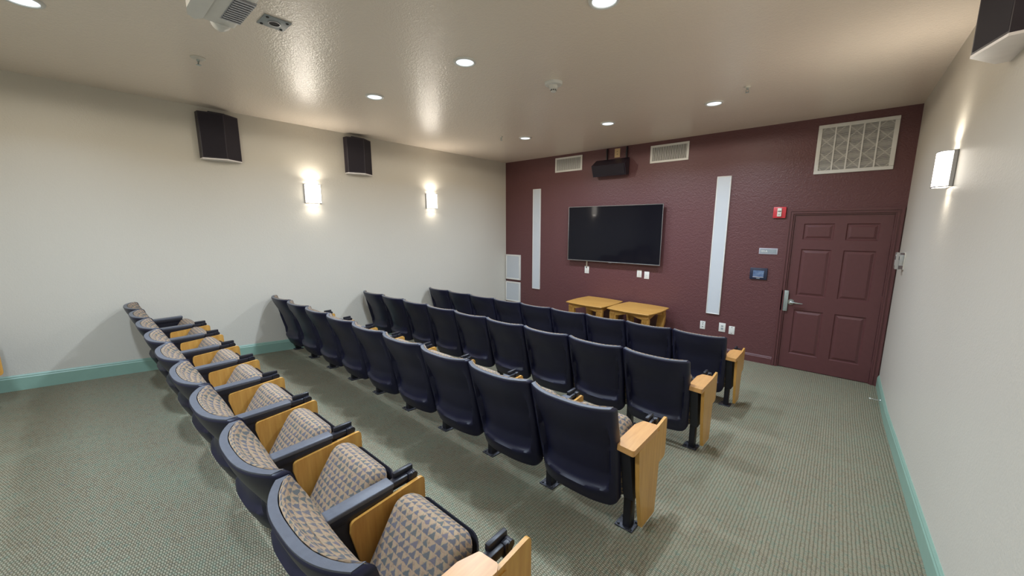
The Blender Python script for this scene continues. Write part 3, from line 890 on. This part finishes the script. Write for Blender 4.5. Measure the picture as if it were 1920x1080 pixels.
def make_chair(kind='mid', first=False):
    t = bpy.data.objects.new('theatre_chair', None); COL.objects.link(t); t.empty_display_size = 0.05
    if 'shell' not in MESH:
        o = link('back_shell', shell_mesh(), M['shell'], t, True, 50); MESH['shell'] = o.data
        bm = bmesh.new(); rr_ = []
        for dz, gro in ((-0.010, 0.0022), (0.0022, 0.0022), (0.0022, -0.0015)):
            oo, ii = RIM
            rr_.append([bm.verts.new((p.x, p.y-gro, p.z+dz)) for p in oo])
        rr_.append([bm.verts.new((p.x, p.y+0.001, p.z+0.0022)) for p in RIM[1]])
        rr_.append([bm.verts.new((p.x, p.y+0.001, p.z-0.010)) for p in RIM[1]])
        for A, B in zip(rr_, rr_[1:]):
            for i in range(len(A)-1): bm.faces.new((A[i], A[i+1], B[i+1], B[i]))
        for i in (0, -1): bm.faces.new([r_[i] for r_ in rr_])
        o = link('lit_top_rim', bm, M['armplastic'], t, True, 40); MESH['rim'] = o.data  # shell's own top edge, greyer: downlight falling on it put into the colour
        # back pad, bent to the dish of the shell
        def bmap(a, b, t_):
            z = 0.486+b*0.985
            u3 = 1-min(1, abs(a)/SHW)**2.8
            base = corner_y(z)-(0.062+0.018*(z-0.15)/0.62)*u3+0.034+0.016*max(0.0, min(1.0, (0.72-z)/0.06))
            k = max(0.0, min(1.0, (0.775-z)/0.17)); k = k*k*(3-2*k)
            f_top = base+0.014
            f_low = corner_y(z)+0.066-0.020*(1-(a/SHW)**2)+0.014*math.exp(-((z-0.42)/0.12)**2)
            front = f_top*(1-k)+f_low*k
            return (a, base+(front-base)*min(1.12, t_/0.050), z)
        o = link('back_cushion', pillow_mesh(0.247, 0.290, 0.022, 0.050, 0.004, bmap), M['fabric'], t, True, 60); MESH['backpad'] = o.data
        # tipped-up seat: b runs from hinge (low) to front edge (high)
        nrm = Vector((0, -0.86, 0.51)); up = Vector((0, 0.51, 0.86)); c0 = Vector((0.010, 0.045, 0.372))
        def smap(a, b, t_):
            return tuple(c0+Vector((a*(1-0.05*b/0.2), 0, 0))+up*b+nrm*(t_-0.045))
        o = link('seat_cushion', pillow_mesh(0.187, 0.205, 0.055, 0.080, 0.020, smap), M['fabric'], t, True, 60); MESH['seatpad'] = o.data
        bm = bmesh.new()
        R = slab_rings(0.180, 0.198, 0.055, [(0.06, -0.064), (0.016, -0.058), (0.0, -0.046), (0.0, -0.036), (0.03, -0.036)])
        V = [[bm.verts.new(smap(a, b, t_)) for a, b, t_ in ring] for ring in R]; n = len(V[0])
        for A, B in zip(V, V[1:]):
            for i in range(n): bm.faces.new((A[i], A[(i+1) % n], B[(i+1) % n], B[i]))
        bm.faces.new(V[0][::-1]); bm.faces.new(V[-1])
        # ribs along the underside
        o = link('seat_pan', bm, M['steel'], t, True, 40); MESH['seatpan'] = o.data
        bm = bmesh.new(); cyl(bm, (-0.215, -0.052, 0.235), (1, 0, 0), 0.016, 0.016, 0.455, 16)
        o = link('seat_hinge_bar', bm, M['steel'], t, True); MESH['hinge'] = o.data
    else:
        for nm, k in (('back_shell', 'shell'), ('lit_top_rim', 'rim'), ('back_cushion', 'backpad'), ('seat_cushion', 'seatpad'), ('seat_pan', 'seatpan'), ('seat_hinge_bar', 'hinge')):
            o = bpy.data.objects.new(nm, MESH[k]); COL.objects.link(o); o.parent = t
    def standard(bxx, style):
        """leg, side plate, arm at boundary bxx"""
        def part(nm, key, build, mat, sm=True, ang=40, par=t):
            if key in MESH: o = bpy.data.objects.new(nm, MESH[key]); COL.objects.link(o)
            else: o = link(nm, build(), mat, None, sm, ang); MESH[key] = o.data
            o.parent = par
            if par is t: o.location = (bxx, 0, 0)
            return o
        def post():
            bm = bmesh.new()
            box(bm, -0.016, 0.026, -0.042, 0.022, 0.006, 0.25, bev=0.004)
            v = prism(bm, [(-0.068, 0.205), (-0.150, 0.535), (0.125, 0.535), (0.110, 0.205)], 'x', -0.006, 0.048)
            return bm
        p = part('support_frame', 'post', post, M['steel'])
        def foot():
            bm = bmesh.new(); box(bm, -0.055, 0.048, -0.062, 0.045, 0.0, 0.008, bev=0.003)
            for (x, y) in ((-0.038, -0.045), (-0.038, 0.028), (0.034, -0.050), (0.036, 0.030)): cyl(bm, (x, y, 0.007), (0, 0, 1), 0.009, 0.007, 0.008, 8)
            return bm
        fo = part('foot_plate', 'foot', foot, M['footmetal'], par=p)
        fo.rotation_euler = (-math.atan(SL), 0, 0); fo.location = (0, 0, 0)
        if style == 'end':
            def cap():
                bm = bmesh.new()
                prism(bm, rounded_poly([(-0.012, -0.180), (0.086, -0.192), (0.092, 0.112), (0.076, 0.134), (0.004, 0.128), (-0.018, 0.060), (-0.018, -0.120), (-0.004, -0.150)], [0.01, 0.012, 0.012, 0.012, 0.012, 0.02, 0.01, 0.01], 4), 'z', 0.535, 0.567)
                bevel_all(bm, 0.006, 3, 40); return bm
            part('wooden_armrest', 'cap', cap, M['beech_cap'])
            def panel():
                bm = bmesh.new()
                prism(bm, rounded_poly([(-0.032, 0.045), (0.150, 0.030), (0.176, 0.330), (0.160, 0.534), (-0.128, 0.534), (-0.095, 0.30)], [0.006, 0.006, 0.03, 0.01, 0.006, 0.02], 3), 'x', 0.066, 0.088)
                bevel_all(bm, 0.003, 2, 40); return bm
            part('end_panel', 'panel', panel, M['beech'])
        else:
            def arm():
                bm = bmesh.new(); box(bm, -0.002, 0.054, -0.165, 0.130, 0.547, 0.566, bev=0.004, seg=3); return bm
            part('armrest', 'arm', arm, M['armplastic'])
            def armu():
                bm = bmesh.new(); box(bm, 0.000, 0.052, -0.160, 0.126, 0.515, 0.5475, bev=0.003); return bm
            part('armrest_support', 'armu', armu, M['steel'])
        if style != 'wall':
            def hinge():
                bm = bmesh.new()
                box(bm, 0.008, 0.040, 0.128, 0.215, 0.522, 0.556, bev=0.005)
                box(bm, 0.002, 0.022, 0.150, 0.238, 0.548, 0.578, bev=0.006)
                box(bm, 0.022, 0.046, 0.200, 0.236, 0.505, 0.560, bev=0.005)
                cyl(bm, (0.020, 0.225, 0.545), (1, 0, 0), 0.016, 0.016, 0.028, 14)
                return bm
            part('tablet_hinge', 'thinge', hinge, M['steel'])
            def tab():
                bm = bmesh.new()
                prism(bm, rounded_poly([(-0.015, 0.300), (0.262, 0.285), (0.262, 0.535), (-0.048, 0.515), (-0.052, 0.47)], [0.03, 0.03, 0.022, 0.02, 0.01], 5), 'x', 0.0495, 0.0640)
                bevel_all(bm, 0.003, 2, 40); return bm
            o = part('writing_tablet', 'tablet', tab, M['beech'])
            if style == 'end': o.location = (bxx+0.020, 0.020, 0.028)
    standard(HX, 'end' if kind == 'end' else 'mid')
    if first: standard(-HX, 'wall')
    return t
MESH = {}
ordn = ['touching the left wall', 'second from left wall', 'third from left wall', 'fourth from left wall', 'exactly in mid row',
        'fourth from the aisle', 'third from the aisle', 'second from the aisle', 'at the aisle end']
rown = ['navy backed theatre chair, row nearest the television, ', 'navy backed theatre chair, second row from television, ',
        'navy backed theatre chair, third row from television, ', 'patterned theatre chair, row nearest the camera, ']
grp = ['theatre chairs in the row nearest the television', 'theatre chairs in the second row from the television',
       'theatre chairs in the third row from the television', 'theatre chairs in the row nearest the camera']
protos = {}
protos['first'] = make_chair('mid', True); protos['mid'] = make_chair('mid'); protos['end'] = make_chair('end')
used = set()
def put(kind, x, y, label, group):
    if kind in used: o = copy_tree(protos[kind])
    else: o = protos[kind]; used.add(kind)
    o.location = (x, y, fz(y)); tag(o, label, 'chair', group); return o
ROWY = [-2.081+0.24-0.005, -3.291+0.24, -4.500+0.24, -5.777+0.24]
X0 = 0.038
for r in range(4):
    for k in range(9):
        kind = 'first' if k == 0 else ('end' if k == 8 else 'mid')
        lab = rown[r]+ordn[k]
        if k == 8: lab = lab.replace('at the aisle end', 'with wooden end panel')
        put(kind, X0+HX+k*P_, ROWY[r], lab, grp[r])
put('first', X0+HX, -6.835, 'rear theatre chair at far left picture edge, showing only its wooden tablet', 'rear row theatre chairs')

# ---------------------------------------------------------------- the two small oak tables
def table(x, y, rz, label):
    t = thing('side_table', (x, y, 0), label, 'table', 'small carved oak tables under the television', rz)
    hw, hl, top = 0.340, 0.345, 0.632
    def edge(n=14):
        pts = []
        cs = [(-hw, -hl), (hw, -hl), (hw, hl), (-hw, hl)]
        for i in range(4):
            a = Vector(cs[i]); b = Vector(cs[(i+1) % 4]); d = (b-a); nn = Vector((d.y, -d.x)).normalized()
            for k in range(n):
                f_ = k/n; bow = 0.030*sin(pi*f_)
                p = a+d*f_+nn*bow; pts.append((p.x, p.y))
        return pts
    e = edge(); bm = bmesh.new()
    rows = []
    for (s, z) in ((0.90, top-0.030), (0.955, top-0.026), (0.985, top-0.018), (1.0, top-0.012), (1.0, top-0.004), (0.992, top)):
        rows.append([bm.verts.new((p[0]*s, p[1]*s, z)) for p in e])
    n = len(e)
    for A, B in zip(rows, rows[1:]):
        for i in range(n): bm.faces.new((A[i], A[(i+1) % n], B[(i+1) % n], B[i]))
    bm.faces.new(rows[0][::-1]); bm.faces.new(rows[-1])
    link('tabletop', bm, M['oak'], t, True, 20)
    # scalloped aprons
    for k in range(4):
        bm = bmesh.new(); L = 0.235; m = 24
        up_ = [(-L+2*L*i/m, top-0.028) for i in range(m+1)]
        lo_ = [(-L+2*L*i/m, top-0.028-(0.028+0.046*abs(cos(pi*(i/m)))**1.5)) for i in range(m+1)]
        prism(bm, up_+lo_[::-1], 'y', -0.292, -0.274)
        bmesh.ops.rotate(bm, cent=(0, 0, 0), matrix=Matrix.Rotation(k*pi/2, 3, 'Z'), verts=bm.verts)
        link('apron', bm, M['oak'], t)
    # curved legs with carved brackets
    for sx in (-1, 1):
        for sy in (-1, 1):
            bm = bmesh.new(); rws = []
            for (z, out, wd) in ((top-0.029, 0.262, 0.050), (0.52, 0.268, 0.048), (0.42, 0.262, 0.052), (0.32, 0.252, 0.048), (0.22, 0.248, 0.036), (0.12, 0.256, 0.028), (0.05, 0.272, 0.027), (0.0, 0.284, 0.034)):
                cx, cy = sx*out, sy*out
                rws.append([bm.verts.new((cx+a*wd*1.12, cy+b*wd*0.66, z)) for a, b in ((-1, -0.7), (-0.7, -1), (0.7, -1), (1, -0.7), (1, 0.7), (0.7, 1), (-0.7, 1), (-1, 0.7))])
            for A, B in zip(rws, rws[1:]):
                for i in range(8): bm.faces.new((A[i], A[(i+1) % 8], B[(i+1) % 8], B[i]))
            bm.faces.new(rws[0]); bm.faces.new(rws[-1][::-1])
            lg = link('leg', bm, M['oak'], t, True, 40)
            bm = bmesh.new(); fy = sy*(0.268+0.030)
            box(bm, sx*0.268-0.044, sx*0.268+0.044, min(fy-0.004, fy+0.014*sy), max(fy+0.004, fy+0.014*sy), 0.548, 0.566, bev=0.004)
            for q, hh_ in ((-0.018, 0.10), (0.0, 0.12), (0.018, 0.10)):
                tube(bm, [(sx*0.266+q, fy, 0.550, 0.010), (sx*0.266+q, fy+0.003*sy, 0.550-hh_*0.5, 0.010), (sx*0.266+q*0.6, fy-0.003*sy, 0.550-hh_, 0.005)], 10)
            link('carving', bm, M['oak'], lg, True)
    return t
table(2.392, -0.432, radians(-3.5), 'carved yellow oak side table, left one of the pair under television')
table(3.158, -0.452, radians(-5), 'carved yellow oak side table, right one of the pair under television')
